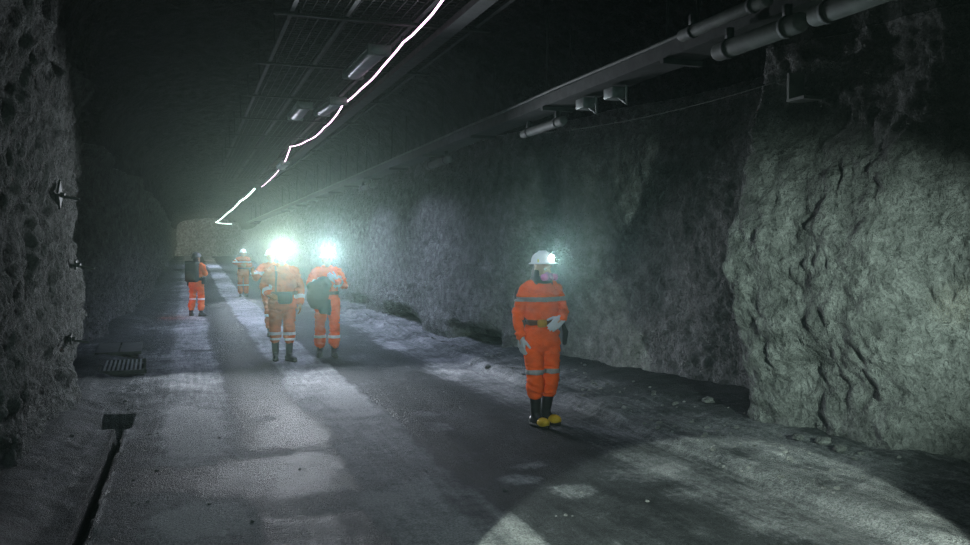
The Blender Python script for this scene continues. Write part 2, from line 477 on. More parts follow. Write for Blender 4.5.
# ------------------------------------------------------------------ rock bolts in the left wall
def bolt(s, z, size, tilt, lab, side=-1):
    f = left_pt if side < 0 else right_pt
    p = f(s, z); t = empty('rock_bolt', p, 0); tag(t, lab, 'rock bolt', 'bolts in the left rock wall')
    rot = Euler((tilt, 0, 0)).to_matrix()
    bm = bmesh.new(); box(bm, (.035, 0, 0), (.02, size, size), rot, .004); build('plate', bm, M_DSTEEL, t, smooth=False)
    bm = bmesh.new(); tube(bm, [(-.03, 0, 0), (.20, -.03, -.04)], .013, 8); build('rod', bm, M_DSTEEL, t)
    bm = bmesh.new(); tube(bm, [(.045, 0, 0), (.08, -.005, -.006)], .026, 6, round_caps=False); build('nut', bm, M_DSTEEL, t, smooth=False)
bolt(8.85, 2.22, .20, R(40), 'largest bolt plate, a dark tilted square high on the near left wall')
bolt(9.6, 1.55, .09, R(10), 'bolt halfway up the near left bulge, below the big tilted plate')
bolt(9.7, .78, .09, R(25), 'lowest bolt on the near left bulge, above the drain')
bolt(12.6, 1.62, .10, R(0), 'bolt at head height in the recess behind the near left bulge')
bolt(13.0, .98, .09, R(30), 'low bolt in the recess behind the near left bulge')

# ------------------------------------------------------------------ ceiling mesh, lamps, LED strip
MZ = 4.12
def mesh_panel(s0, s1, lab):
    t = empty('mesh_panel', (2.0, (s0 + s1) / 2, MZ)); tag(t, lab, 'mesh panel', 'framed wire mesh panels under the roof')
    L = s1 - s0; hw = .98
    bm = bmesh.new()
    for x in (-hw, -.42, .30, hw): box(bm, (x, 0, 0), (.045, L, .03))
    build('rail', bm, M_DSTEEL, t, smooth=False)
    bm = bmesh.new()
    for y in (-L / 2 + .03,): box(bm, (0, y, -.025), (2 * hw + .35, .06, .02))
    build('cross_strap', bm, M_DSTEEL, t, smooth=False)
    bm = bmesh.new(); n = int(2 * hw / .10)
    for i in range(n + 1): box(bm, (-hw + 2 * hw * i / n, 0, .022), (.009, L, .009))
    n = int(L / .10)
    for i in range(n + 1): box(bm, (0, -L / 2 + L * i / n, .031), (2 * hw, .009, .009))
    build('wire_mesh', bm, M_DSTEEL, t, smooth=False)
    for sx in (-1, 1):
        bm = bmesh.new(); tube(bm, [(sx * .9, -L / 2 + .05, 0), (sx * .92, -L / 2 + .05, .85)], .012, 6)
        build('hanger_rod', bm, M_DSTEEL, t)
s = 6.4
names = ['nearest', 'second', 'third', 'fourth', 'fifth', 'sixth', 'seventh', 'eighth', 'ninth', 'tenth']
for i in range(10):
    L = 2.45
    mesh_panel(s, s + L - .04, 'wire mesh panel strapped under the dark roof, %s one from the camera' % names[i]); s += L

def ceiling_light(c, length, rot, lab, dz=.0):
    t = empty('hanging_light', c); t.rotation_euler = rot; tag(t, lab, 'ceiling light', 'unlit tube lights under the roof mesh')
    bm = bmesh.new(); box(bm, (0, 0, .035), (.25, length, .05), bev=.012)
    for sy in (-1, 1): box(bm, (0, sy * (length / 2 - .02), 0), (.265, .06, .12), bev=.015)
    build('housing', bm, M_STEEL, t, smooth=False)
    bm = bmesh.new(); tube(bm, [(0, -length / 2 + .05, 0), (0, length / 2 - .05, 0)], .115, 16, .55); build('diffuser', bm, M_PLAST, t)
    for sy in (-1, 1):
        bm = bmesh.new(); tube(bm, [(0, sy * length * .42, .04), (0, sy * length * .43, .12)], .012, 6); build('hanger', bm, M_DSTEEL, t)
    return t
ceiling_light((2.02, 10.1, 3.92), 1.75, (R(2), 0, R(-1)), 'larger unlit tube light beside the glowing strip, nearest the camera')
ceiling_light((2.12, 13.4, 3.92), 1.5, (R(2), 0, R(1)), 'second unlit tube light, farther along and left of the glowing strip')
ceiling_light((1.80, 14.5, 4.0), 1.3, (0, 0, 0), 'narrow unlit tube light left of the second one under the mesh')
ceiling_light((2.42, 23.0, 3.9), 1.4, (0, 0, 0), 'farthest unlit tube light, beside the hook where the strip kinks')

def strip(pts, r, mat, lab, clip=True):
    t = empty('led_strip', pts[0]); tag(t, lab, 'light strip', 'glowing led strips')
    P = [V(p) - V(pts[0]) for p in pts]
    dense = []
    for i, (a, b) in enumerate(zip(P, P[1:])):
        n = max(2, int((b - a).length / .35))
        sag = .035 * min(1.5, (b - a).length / 2)
        for k in range(n):
            u = k / n; q = a.lerp(b, u); q.z -= sag * 4 * u * (1 - u); q.x += .012 * noise.noise(q * 1.3); dense.append(q)
    dense.append(P[-1])
    bm = bmesh.new(); tube(bm, dense, r, 8, .7); build('glowing_tube', bm, mat, t)
    for q in P[1:-1]:
        bm = bmesh.new(); box(bm, q + V((0, 0, .035)), (.05, .03, .06), bev=.005); build('clip', bm, M_DSTEEL, t)
def at_z(px, py, z):
    return world(px, (z - EYE) * FPX / (HOR - py), z)
strip([at_z(470, -28, 4.0), at_z(443, 2, 3.98), at_z(404, 44, 3.98), at_z(344, 105, 3.93), at_z(325, 128, 3.93), at_z(308, 141, 3.97), at_z(291, 147, 4.02), at_z(283, 166, 3.95), at_z(262, 187, 3.97)], .013, M_LED, 'long pinkish white glowing strip running under the roof mesh past the tube lights')
strip([at_z(255, 189, 3.9), at_z(241, 201, 3.82), at_z(228, 213, 3.8), at_z(216, 222.5, 3.75), at_z(232, 224, 3.68)], .04, M_LED_C, 'greenish white far glowing strip ending in a hook near the end wall')

# flat tray to the right of the strip
t = empty('cable_tray', (2.62, 18, 3.985)); tag(t, 'flat grey cable tray hung right of the glowing strip under the roof', 'cable tray')
bm = bmesh.new(); box(bm, (0, 0, 0), (.15, 24, .012))
for sx in (-1, 1): box(bm, (sx * .075, 0, .03), (.012, 24, .07))
build('channel', bm, M_DSTEEL, t, smooth=False)
for i in range(3):
    bm = bmesh.new(); tube(bm, [(-.04 + .04 * i + .015 * noise.noise(V((i * 5, k * .7, 0))), -12 + .6 * k, .028) for k in range(41)], .02, 6); build('cable', bm, M_CABLE, t)

# right-hand service run ------------------------------------------------
CX, CZ = 3.72, 3.22
t = empty('cable_tray', (CX, 29, CZ)); tag(t, 'long steel cable tray running high along the right wall', 'cable tray')
bm = bmesh.new(); box(bm, (0, 0, 0), (.30, 54, .015)); box(bm, (-.15, 0, .05), (.015, 54, .11)); box(bm, (.15, 0, .05), (.015, 54, .11))
build('channel', bm, M_DSTEEL, t, smooth=False)
bm = bmesh.new(); tube(bm, [(-.17, -27 + k * 1.5, .12 + .012 * noise.noise(V((k * .9, 0, 0)))) for k in range(37)], .016, 8); build('conduit', bm, M_PIPE, t)
for i in range(3):
    bm = bmesh.new(); tube(bm, [(-.08 + .08 * i + .02 * noise.noise(V((i * 5, k * .7, 0))), -27 + .8 * k, .04 + .015 * noise.noise(V((k, i, 0)))) for k in range(68)], .028, 6); build('cable', bm, M_CABLE, t)
for k in range(24):
    bm = bmesh.new(); y = -25.5 + k * 2.4 * (1 if k < 14 else 1.35)
    if y > 26: break
    box(bm, (.0, y, -.03), (.36, .05, .04)); tube(bm, [(.14, y, -.02), (.16, y, .95)], .014, 6); tube(bm, [(-.13, y, -.02), (-.11, y, .95)], .014, 6)
    build('bracket', bm, M_DSTEEL, t, smooth=False)
def tube_light(c, l, lab, r=.062, tilt=0.0):
    t = empty('hanging_tube_light', c); t.rotation_euler = (tilt, 0, 0); tag(t, lab, 'tube light', 'unlit tube lights under the right tray')
    bm = bmesh.new(); tube(bm, [(0, -l / 2, 0), (0, l / 2, 0)], r, 14); build('tube', bm, M_PIPE, t)
    for sy in (-1, 1):
        bm = bmesh.new(); box(bm, (0, sy * l * .36, r + .03), (.04, .05, .09)); tube(bm, [(0, sy * l * .36 - .02, 0), (0, sy * l * .36 + .02, 0)], r * 1.12, 14, round_caps=False); build('clamp', bm, M_DSTEEL, t)
tube_light((3.50, 4.66, 3.08), .82, 'pale tube light under the right tray, above the lit rock pillar')
tube_light((3.52, 3.78, 3.09), .70, 'nearest tube light under the right tray, cut by the top edge of the photo')
tube_light((3.43, 4.95, 3.27), .95, 'thin tube light on the left lip of the right tray above the pillar', .045)
tube_light((3.72, 8.7, 3.05), 1.1, 'short tube light with a bright end, under the tray left of the pillar', .05)
tube_light((3.74, 12.9, 3.06), 1.2, 'tube light under the tray above the gap between the walkers', .06)
tube_light((3.74, 18.5, 3.06), 1.2, 'farthest tube light under the right tray', .06)
for (y, lab) in ((7.0, 'box clamped to the underside of the tray, nearer of two'), (7.6, 'box clamped under the tray just past the nearer one')):
    bm = bmesh.new(); box(bm, (0, 0, 0), (.16, .18, .10), bev=.01); tube(bm, [(0, -.05, -.04), (.03, -.16, -.12), (0, -.2, .03)], .012, 6)
    o = build('hanging_junction_box', bm, M_STEEL); o.location = (3.72, y, 3.135); tag(o, lab, 'junction box', 'junction boxes on the right tray')
# steel bracket on the pillar head with a slack wire
P = right_pt(6.15, 3.05); Q = V((4.93, 6.0, 3.1))
t = empty('wall_bracket', Q); tag(t, 'steel bracket and shelf plate on the head of the lit rock pillar', 'bracket')
bm = bmesh.new(); box(bm, (0, .03, 0), (.16, .03, .22)); build('upright', bm, M_PIPE, t, smooth=False)
bm = bmesh.new(); box(bm, (.18, -.05, -.12), (.5, .22, .025)); build('shelf_plate', bm, M_PIPE, t, smooth=False)
bm = bmesh.new(); a, b = V((3.72, 9.75, 3.10)), V((4.86, 6.05, 3.17))
tube(bm, [a.lerp(b, k / 14) - V((0, 0, .10 * 4 * (k / 14) * (1 - k / 14))) for k in range(15)], .005, 6)
o = build('slack_wire', bm, M_PIPE); tag(o, 'thin slack wire from the right tray to the pillar bracket', 'wire')

# ------------------------------------------------------------------ people
def hand_mesh(w, d, n, curl=.5, left=True, sc=1.0):
    """glove with palm, four unequal bent fingers and a side thumb. w wrist, d direction, n palm side"""
    w, d, n = V(w), V(d).normalized(), V(n); n = (n - d * n.dot(d)).normalized(); s = d.cross(n).normalized()
    if not left: s = -s
    bm = bmesh.new()
    tube(bm, [w - d * .03, w + d * .01], [.027 * sc, .032 * sc], 12, .8, ref=n)
    for k in range(5):
        o = (k - 2) * .017 * sc
        tube(bm, [w + s * o * .7, w + d * .085 * sc + s * o], [.020 * sc, .0165 * sc], 8)
    for k, (L, o) in enumerate(((.068, -.033), (.078, -.011), (.073, .011), (.056, .032))):
        p = w + d * .085 * sc + s * o * sc; pts = [p - d * .02]; ang = .12
        for L2 in (L * .45, L * .32, L * .26):
            p = p + (d * math.cos(ang) + n * math.sin(ang) + s * (o * .8)).normalized() * L2 * sc; pts.append(p); ang += curl
        tube(bm, pts, [.0125 * sc, .0115 * sc, .0105 * sc, .009 * sc], 8)
    p = w + d * .025 * sc - s * .030 * sc
    tube(bm, [p, p + (d * .7 - s * .65 + n * .35) * .042 * sc, p + (d * 1.0 - s * .55 + n * .55) * .075 * sc], [.016 * sc, .0135 * sc, .011 * sc], 8)
    return remesh(bm, .0045, 3)

def person(name_label, loc, rz, P):
    """P: pose and dress. Local frame: faces -Y, the person's left is +X, soles at z = 0"""
    root = empty('person', loc, rz); tag(root, name_label, 'person', 'miners in orange work clothes')
    k = P.get('scale', 1.0); root.scale = (k, k, k)
    hip_z, kn_z, ch_z = .90, .49, 1.40
    lean = P.get('lean', (0, 0)); lx, ly = lean
    hips = {-1: V((-.095, 0, hip_z)), 1: V((.095, 0, hip_z))}
    knee = {q: V(P['knee'][q]) for q in (-1, 1)}; ank = {q: V(P['ankle'][q]) for q in (-1, 1)}
    sh = {q: V((q * P.get('shw', .178) + lx, ly, 1.375)) for q in (-1, 1)}
    el = {q: V(P['elbow'][q]) for q in (-1, 1)}; wr = {q: V(P['wrist'][q]) for q in (-1, 1)}
    nk = V((lx, ly - .005, 1.42)); hc = V((lx + P.get('head_dx', 0), ly - .035, 1.565))
    HR = Euler((P.get('nod', 0), 0, P.get('turn', 0))).to_matrix()
    H = lambda x, y, z: hc + HR @ V((x, y, z))
    # --- body: one continuous skin -------------------------------
    bm = bmesh.new()
    ball(bm, H(0, .012, .030), (.076, .096, .098), HR); ball(bm, H(0, -.022, -.030), (.060, .074, .082), HR); ball(bm, H(0, -.060, -.088), (.040, .030, .027), HR)
    tube(bm, [H(0, -.090, .018), H(0, -.113, -.022)], [.009, .016], 8)
    tube(bm, [H(-.022, -.090, -.055), H(0, -.096, -.055), H(.022, -.090, -.055)], [.007, .010, .007], 8)
    tube(bm, [H(-.045, -.078, .028), H(0, -.092, .030), H(.045, -.078, .028)], .011, 8)
    for q in (-1, 1):
        ball(bm, H(q * .078, .012, -.004), (.012, .024, .034), HR); ball(bm, H(q * .036, -.060, -.028), (.024, .02, .022), HR)
    tube(bm, [H(0, .02, -.04), nk + V((0, .012, .0)), nk - V((0, -.01, .08))], [.058, .056, .075], 14)
    loft(bm, [(lx * .1, 0, .84, .13, .085), (lx * .2, 0, .95, .14, .09), (lx * .4, 0, 1.06, .125, .085), (lx * .8, ly, 1.22, .145, .095), (lx, ly, 1.34, .15, .095), (lx, ly, 1.41, .09, .06)], 18)
    for q in (-1, 1):
        tube(bm, [hips[q], knee[q], ank[q]], [.075, .052, .036], 12)
        fw = V(P['toe'][q]).normalized(); tube(bm, [ank[q] + V((0, .03, -.045)), ank[q] + fw * .13 + V((0, 0, -.06))], [.036, .026], 10)
        tube(bm, [sh[q] - V((q * .03, 0, 0)), el[q], wr[q]], [.052, .04, .028], 12)
        d = V(P['hand'][q][0]).normalized(); tube(bm, [wr[q], wr[q] + d * .07], [.026, .02], 10)
    link_mesh('body', remesh(bm, P.get('bv', .010), 2), M_SKIN, root)
    for q in (-1, 1):
        bm = bmesh.new(); ball(bm, H(q * .031, -.073, .004), (.0135, .0135, .0115), None, 12, 8); ey = build('eye', bm, M_EYE, root)
        bm = bmesh.new(); ball(bm, H(q * .031, -.0835, .003), (.006, .005, .006), None, 10, 6); build('iris', bm, M_BOOT, ey)
    # --- jacket ---------------------------------------------------
    vx = P.get('vox', .013); cloth = P.get('cloth', M_ORANGE); hem = P.get('jacket_hem', .80)
    bm = bmesh.new(); f = P.get('bulk', 1.0); ar = P.get('arm', 1.0)
    loft(bm, [(0, 0, hem, .190 * f, .140 * f), (lx * .2, 0, hem + .10, .185 * f, .135 * f), (lx * .4, ly * .4, 1.02, .160 * f, .120 * f), (lx * .5, ly * .5, 1.08, .168 * f, .125 * f), (lx * .8, ly * .8, 1.20, .188 * f, .135 * f), (lx, ly, 1.31, .190 * f, .13 * f), (lx, ly, 1.38, .165, .105), (lx, ly, 1.425, .10, .075), (lx, ly - .01, 1.47, .075, .072)], 26)
    for q in (-1, 1):
        m1 = sh[q].lerp(el[q], .5); m2 = el[q].lerp(wr[q], .5)
        tube(bm, [sh[q] - V((q * .05, 0, -.005)), sh[q] + V((q * .0, 0, -.02)), m1, el[q], m2, wr[q] - (wr[q] - el[q]).normalized() * .02], [r_ * ar for r_ in (.072, .075, .068, .062, .056, .050)], 16)
    jm = remesh(bm, vx, 3); wrinkle(jm, .022, 7, 15, P.get('seed', 1)); link_mesh('jacket', jm, cloth, root)
    # --- trousers ---------------------------------------------------
    bm = bmesh.new()
    loft(bm, [(0, 0, .99, .150, .105), (0, 0, .92, .165, .120), (0, 0, .82, .155, .115), (0, 0, .76, .10, .09)], 22)
    hz = P.get('trouser_hem', .30)
    for q in (-1, 1):
        d = (ank[q] - knee[q]); tt = (knee[q].z - hz) / max(.05, knee[q].z - ank[q].z); end = knee[q] + d * tt
        tube(bm, [hips[q], hips[q].lerp(knee[q], .45), knee[q] + V((0, -.005, .05)), knee[q].lerp(end, .45), end + V((0, 0, .05)), end], [.104, .092, .078, .078, .084, .072], 18)
    tm = remesh(bm, vx, 3); wrinkle(tm, .024, 7, 14, P.get('seed', 1) + 5); link_mesh('trousers', tm, cloth, root)
    # --- sewn tapes --------------------------------------------------
    tape = P.get('tape', M_TAPE)
    if P.get('chest_tape', True): band(jm, (lx * .9, ly * .9, 1.265), (0, 0, 1), .022, .42, tape, root)
    for q in (-1, 1):
        if P.get('arm_tape', True):
            a = sh[q].lerp(el[q], .52); band(jm, a, el[q] - sh[q], .020, .088, tape, root)
        if P.get('cuff_tape'):
            a = el[q].lerp(wr[q], .62); band(jm, a, wr[q] - el[q], .028, .08, tape, root)
        z = P.get('knee_tape', .52)
        a = knee[q] + (ank[q] - knee[q]) * max(0, (knee[q].z - z) / (knee[q].z - ank[q].z)) if z < knee[q].z else knee[q].lerp(hips[q], (z - knee[q].z) / (hips[q].z - knee[q].z))
        band(tm, a, V((0, 0, 1)), .022, .108, tape, root)
        if P.get('knee_tape2'):
            band(tm, a + V((0, 0, -.085)), V((0, 0, 1)), .016, .108, tape, root)
    # --- boots ---------------------------------------------------------
    for q in (-1, 1):
        fw = V(P['toe'][q]).normalized(); A = ank[q]; up = knee[q] - ank[q]
        top = A + up * ((P.get('boot_top', .36) - A.z) / up.z)
        fz = A.z - .10; tip = P.get('toe_up', {}).get(q, 0.0)
        bm = bmesh.new()
        tube(bm, [top, A.lerp(top, .4), A + V((0, 0, .02))], [.062, .056, .052], 16)
        tube(bm, [A - fw * .045 + V((0, 0, -.045)), A + fw * .06 + V((0, 0, -.045)), A + fw * .155 + V((0, 0, -.055 + tip))], [.047, .047, .040], 14, .95)
        tube(bm, [A, A + fw * .05 + V((0, 0, -.03))], [.05, .045], 12)
        bo = link_mesh('boot', remesh(bm, .010, 3), P.get('boot', M_BOOT), root)
        rot = Matrix.Rotation(math.atan2(fw.x, -fw.y), 3, 'Z')
        bm = bmesh.new()
        loft(bm, [(0, -.055, 0, .047, .150), (0, -.055, .018, .050, .153), (0, -.055, .03, .046, .146)], 22, 2.2)
        bmesh.ops.transform(bm, matrix=Matrix.Translation((A.x, A.y, fz)) @ rot.to_4x4(), verts=bm.verts)
        build('sole', bm, P.get('sole', M_SOLE), bo)
        if P.get('toe_cap'):
            bm = bmesh.new(); c = A + fw * .125 + V((0, 0, -.052))
            ball(bm, c, (.056, .082, .050), rot); build('toe_cap', bm, M_TOE, bo)
    # --- gloves ----------------------------------------------------------
    for q in (-1, 1):
        d, n = P['hand'][q]
        link_mesh('glove', hand_mesh(wr[q], d, n, P.get('curl', .45), q > 0, 1.08), P.get('glove', M_GLOVE), root)
    # --- helmet and lamp ----------------------------------------------------
    HM = Matrix.Translation(H(0, .005, .062)) @ HR.to_4x4() @ Matrix.Rotation(R(-5), 4, 'X')
    bm = bmesh.new()
    lathe(bm, [(.128, -.012), (.140, -.014), (.142, -.006), (.118, .006), (.113, .04), (.098, .075), (.070, .098), (.035, .110), (.002, .113)], 28, HM, .93, 1.10)
    loft(bm, [(0, -.135, -.012, .07, .055), (0, -.14, -.004, .07, .055)], 20)
    for v in bm.verts[-40:]: v.co = HM @ v.co
    tube(bm, [HM @ V((0, -.10, .066)), HM @ V((0, -.05, .108)), HM @ V((0, .05, .108)), HM @ V((0, .10, .066))], .014, 8)
    he = build('helmet', bm, P.get('helmet', M_WHITE), root)
    if P.get('sticker'):
        bm = bmesh.new()
        a0 = V((-.094, -.03, .020)); box(bm, HM @ a0, (.008, .055, .030), (HR @ Matrix.Rotation(R(-18), 3, 'Z')).to_3x3(), .002); build('sticker', bm, M_YEL, he, smooth=False)
    lamp = P.get('lamp')
    lp = HM @ V((0, -.135, .045)); fwd = HR @ V((0, -1, -.02)).normalized()
    if lamp:
        bm = bmesh.new(); tube(bm, [HM @ V((0, -.105, .045)), lp], [.030, .034], 16, round_caps=False); build('headlamp', bm, M_BLACK, he)
        bm = bmesh.new(); tube(bm, [lp, lp + fwd * .006], [lamp['r'], lamp['r'] * .9], 18, round_caps=False); build('lamp_lens', bm, lamp['mat'], he)
    # --- belt --------------------------------------------------------------
    if P.get('belt', True):
        band(jm, (lx * .45, ly * .45, 1.035), (0, 0, 1), .026, .20, M_BELT, root, 'belt', .010)
    # --- hair -----------------------------------------------------------------
    bm = bmesh.new(); ball(bm, H(0, .045, -.01), (.078, .075, .088), HR)
    if P.get('long_hair'):
        for q in (-1, 1): tube(bm, [H(q * .068, .01, -.02), H(q * .085, -.005, -.10), V((lx + q * .085, ly - .055, 1.40))], [.028, .034, .022], 10)
        tube(bm, [H(0, .06, -.02), V((lx, ly + .08, 1.42))], [.07, .06], 12)
    link_mesh('hair', remesh(bm, .009, 2), M_HAIR, root)
    P['_'] = (root, H, jm, tm)
    if lamp and lamp.get('power'):
        L = bpy.data.lights.new('headlamp_beam', 'SPOT'); L.energy = lamp['power']; L.color = lamp.get('spill', lamp['col']); L.spot_size = R(lamp.get('size', 105)); L.spot_blend = lamp.get('blend', .12); L.shadow_soft_size = .012
        lo = bpy.data.objects.new('headlamp_beam', L); COL.objects.link(lo); lo.parent = root; lo.location = lp + fwd * .03
        dirv = lamp.get('dir') or (fwd + V((0, 0, -.45)))
        lo.rotation_euler = V(dirv).to_track_quat('-Z', 'Y').to_euler()
        if lamp.get('hot'):
            L = bpy.data.lights.new('headlamp_hot_beam', 'SPOT'); L.energy = lamp['hot']; L.color = lamp['col']; L.spot_size = R(lamp.get('hot_size', 26)); L.spot_blend = 1.0; L.shadow_soft_size = .012
            l2 = bpy.data.objects.new('headlamp_hot_beam', L); COL.objects.link(l2); l2.parent = root; l2.location = lp + fwd * .03
            l2.rotation_euler = V(lamp.get('hot_dir') or (fwd + V((0, 0, .07)))).to_track_quat('-Z', 'Y').to_euler()
    return root

def pouch(parent, name, c, size, mat, rot=None, bev=.02):
    bm = bmesh.new(); box(bm, c, size, rot, bev); return build(name, bm, mat, parent)

# 1 foreground walker ------------------------------------------------------
p = ground(541, 425)
A = dict(arm_tape=False, arm=.93, shw=.165, bulk=.94, scale=.97, seed=1, bv=.008, vox=.0105, turn=R(10), nod=R(4), knee={-1: (-.095, -.05, .48), 1: (.10, -.03, .49)}, ankle={-1: (-.075, -.03, .10), 1: (.09, .06, .10)}, toe={-1: (.12, -1, 0), 1: (.30, -1, 0)},
    elbow={-1: (-.235, .045, 1.12), 1: (.275, .04, 1.12)}, wrist={-1: (-.245, -.035, .89), 1: (.12, -.20, 1.075)}, hand={-1: ((.02, -.12, -1), (1, .1, 0)), 1: ((-.80, -.12, -.55), (.1, 1, -.2))}, curl=.30,
    lean=(.0, 0), toe_cap=True, sticker=True, long_hair=True, trouser_hem=.335, boot_top=.37, knee_tape=.545, cloth=M_ORANGE,
    lamp=dict(r=.036, mat=M_LAMP, power=40, hot=420, hot_size=64, hot_dir=(-.30, -1, .02), dir=(-.25, -1, -.4), col=(.75, .95, 1.0), size=84, blend=.6))
w1 = person('person in bright orange work clothes walking alone in the foreground, grey gloves, yellow-toed black boots', (p.x, p.y, 0), R(7), A)
root, H, jm, tm = A['_']
bm = bmesh.new(); ball(bm, H(0, -.082, -.066), (.050, .046, .050)); tube(bm, [H(0, -.12, -.07), H(0, -.145, -.082)], [.022, .018], 10)
mk = build('respirator', bm, M_MASK, root)
for q in (-1, 1):
    bm = bmesh.new(); tube(bm, [H(q * .045, -.105, -.07), H(q * .085, -.115, -.075)], .034, 16, round_caps=False); build('filter', bm, M_FILT, mk)
pouch(root, 'belt_pouch', (-.075, -.155, 1.03), (.10, .05, .075), M_POUCH)
bm = bmesh.new(); tube(bm, [(.19, -.11, 1.02), (.215, -.12, .93), (.21, -.11, .82)], [.016, .03, .022], 10); build('holster', bm, M_BLACK, root)
bm = bmesh.new(); lathe(bm, [(.075, 1.415), (.108, 1.425), (.112, 1.45), (.095, 1.485), (.070, 1.495)], 26)
build('neck_scarf', bm, M_HAIR, root)
# small pack on the back, a strap over each shoulder
bm = bmesh.new(); box(bm, (-.03, .20, 1.18), (.30, .13, .38), None, .04); pk = build('backpack', bm, M_BLACK, root)

# 2 left of the middle pair ------------------------------------------------
p = ground(282, 361)
B = dict(scale=1.0, seed=2, turn=R(-2), nod=R(0), knee={-1: (-.11, .03, .48), 1: (.10, -.05, .49)}, ankle={-1: (-.10, .10, .105), 1: (.095, -.04, .10)}, toe={-1: (-.05, -1, 0), 1: (.55, -1, 0)},
    elbow={-1: (-.27, .05, 1.13), 1: (.27, .05, 1.12)}, wrist={-1: (-.20, -.14, 1.02), 1: (.265, -.04, .88)}, hand={-1: ((.6, -.6, -.25), (.3, .3, -1)), 1: ((-.03, -.15, -1), (-1, .1, 0))}, curl=.35,
    bulk=1.10, trouser_hem=.33, boot_top=.36, knee_tape=.42, knee_tape2=True, cuff_tape=True, tape=M_TAPE_B, cloth=M_ORANGE_D, glove=M_GLOVE_O, chest_tape=False, arm_tape=False,
    lamp=dict(r=.034, mat=M_LAMP, power=560, hot=2300, col=(1.0, 1.0, .84), spill=(.86, .92, 1.0), size=108, blend=.15))
w2 = person('person in faded orange work clothes with small dark waist bag, left of the pair', (p.x, p.y, 0), R(-3), B)
root = B['_'][0]
bg = pouch(root, 'waist_bag', (.03, -.205, .97), (.22, .11, .18), M_GREEN, None, .045)
bm = bmesh.new(); box(bm, (.02, -.265, 1.0), (.19, .012, .10), None, .004); build('flap', bm, M_GREEN, bg)
bm = bmesh.new(); tube(bm, [(-.10, -.16, 1.05), (-.10, -.165, 1.2), (-.09, -.15, 1.32), (-.10, -.05, 1.44)], .014, 8, .4); build('strap', bm, M_BELT, root)

# 3 right of the middle pair ------------------------------------------------
p = ground(327, 357)
Cc = dict(scale=.98, seed=3, turn=R(0), nod=R(0), knee={-1: (-.11, -.02, .48), 1: (.11, -.04, .49)}, ankle={-1: (-.115, .09, .10), 1: (.105, -.02, .10)}, toe={-1: (-.12, -1, 0), 1: (.12, -1, 0)},
    elbow={-1: (-.27, -.03, 1.18), 1: (.27, .0, 1.14)}, wrist={-1: (-.12, -.22, 1.20), 1: (.13, -.20, 1.24)}, hand={-1: ((.8, -.3, -.1), (0, .4, -1)), 1: ((-.7, -.2, .5), (0, 1, .2))}, curl=.5,
    trouser_hem=.20, boot_top=.28, knee_tape=.33, cuff_tape=True, tape=M_TAPE_B, cloth=M_ORANGE, glove=M_GLOVE, chest_tape=False, arm_tape=False,
    lamp=dict(r=.030, mat=M_LAMP, power=400, hot=1700, spill=(.82, .90, 1.0), col=(.80, .93, 1.0), size=108, blend=.15))
w3 = person('person in orange work clothes hugging a dark green bundle, right one of the walking pair', (p.x, p.y, 0), R(-6), Cc)
bm = bmesh.new()
ball(bm, (-.16, -.27, 1.03), (.17, .13, .24), Euler((.1, .2, 0)).to_matrix()); ball(bm, (-.07, -.26, 1.18), (.12, .10, .13)); ball(bm, (-.20, -.25, 1.14), (.14, .11, .10)); ball(bm, (-.08, -.25, .86), (.09, .09, .15)); tube(bm, [(-.02, -.25, .9), (.01, -.24, .72)], [.06, .035], 10, .6)
me = remesh(bm, .014, 4); wrinkle(me, .016, 6, 9, 8)
o = link_mesh('bundle', me, M_GREEN); o.location = (p.x, p.y - .04, 0); o.rotation_euler = (0, 0, R(-6)); o.scale = (.98,) * 3
tag(o, 'dark green cloth bundle held in the arms of the right walker of the pair', 'bundle')

# 4 far left, seen from behind ---------------------------------------------
p = ground(196, 316)
D = dict(scale=.93, seed=4, turn=R(-12), nod=R(-14), knee={-1: (-.12, -.04, .49), 1: (.12, -.03, .49)}, ankle={-1: (-.14, .02, .10), 1: (.15, .02, .10)}, toe={-1: (-.25, -1, 0), 1: (.2, -1, 0)},
    elbow={-1: (-.26, -.02, 1.13), 1: (.27, -.02, 1.13)}, wrist={-1: (-.14, -.26, 1.18), 1: (.14, -.27, 1.18)}, hand={-1: ((.5, -.8, .2), (.6, .5, 0)), 1: ((-.5, -.8, .2), (-.6, .5, 0))},
    trouser_hem=.20, boot_top=.26, knee_tape=.46, tape=M_TAPE_B, cloth=M_ORANGE_D, helmet=M_DKHELM, glove=M_GLOVE_O, vox=.016, chest_tape=False, arm_tape=False)
w4 = person('person with a big black backpack standing turned away by the left wall', (p.x, p.y, 0), R(152), D)
root = D['_'][0]
bm = bmesh.new(); box(bm, (0, .235, 1.20), (.36, .20, .54), None, .06); bp = build('backpack', bm, M_BLACK, root)
bm = bmesh.new(); box(bm, (0, .235, 1.46), (.34, .21, .09), None, .03); build('lid', bm, M_BLACK, bp)
bm = bmesh.new(); box(bm, (0, .35, 1.10), (.26, .07, .24), None, .03); build('pocket', bm, M_BLACK, bp)
for q in (-1, 1):
    bm = bmesh.new(); tube(bm, [(q * .12, .15, 1.38), (q * .12, .0, 1.47), (q * .13, -.13, 1.36), (q * .15, -.15, 1.15), (q * .17, .10, 1.02)], .022, 8, .5); build('shoulder_strap', bm, M_BLACK, bp)
band(D['_'][2], (0, 0, 1.0), (0, 0, 1), .035, .22, M_BLACK, root, 'hip_belt', .014)
bm = bmesh.new(); box(bm, (.21, -.02, .93), (.08, .14, .22), None, .02); build('hip_bag', bm, M_BLACK, root)
bm = bmesh.new(); box(bm, (-.22, .02, .96), (.07, .12, .18), None, .02); build('hip_bag', bm, M_BLACK, root)
bm = bmesh.new(); box(bm, (0, -.42, 1.22), (.13, .09, .10), None, .012); ball(bm, (0, -.48, 1.22), (.035, .035, .035))
o = build('hand_lamp', bm, [M_BLACK]); o.parent = None
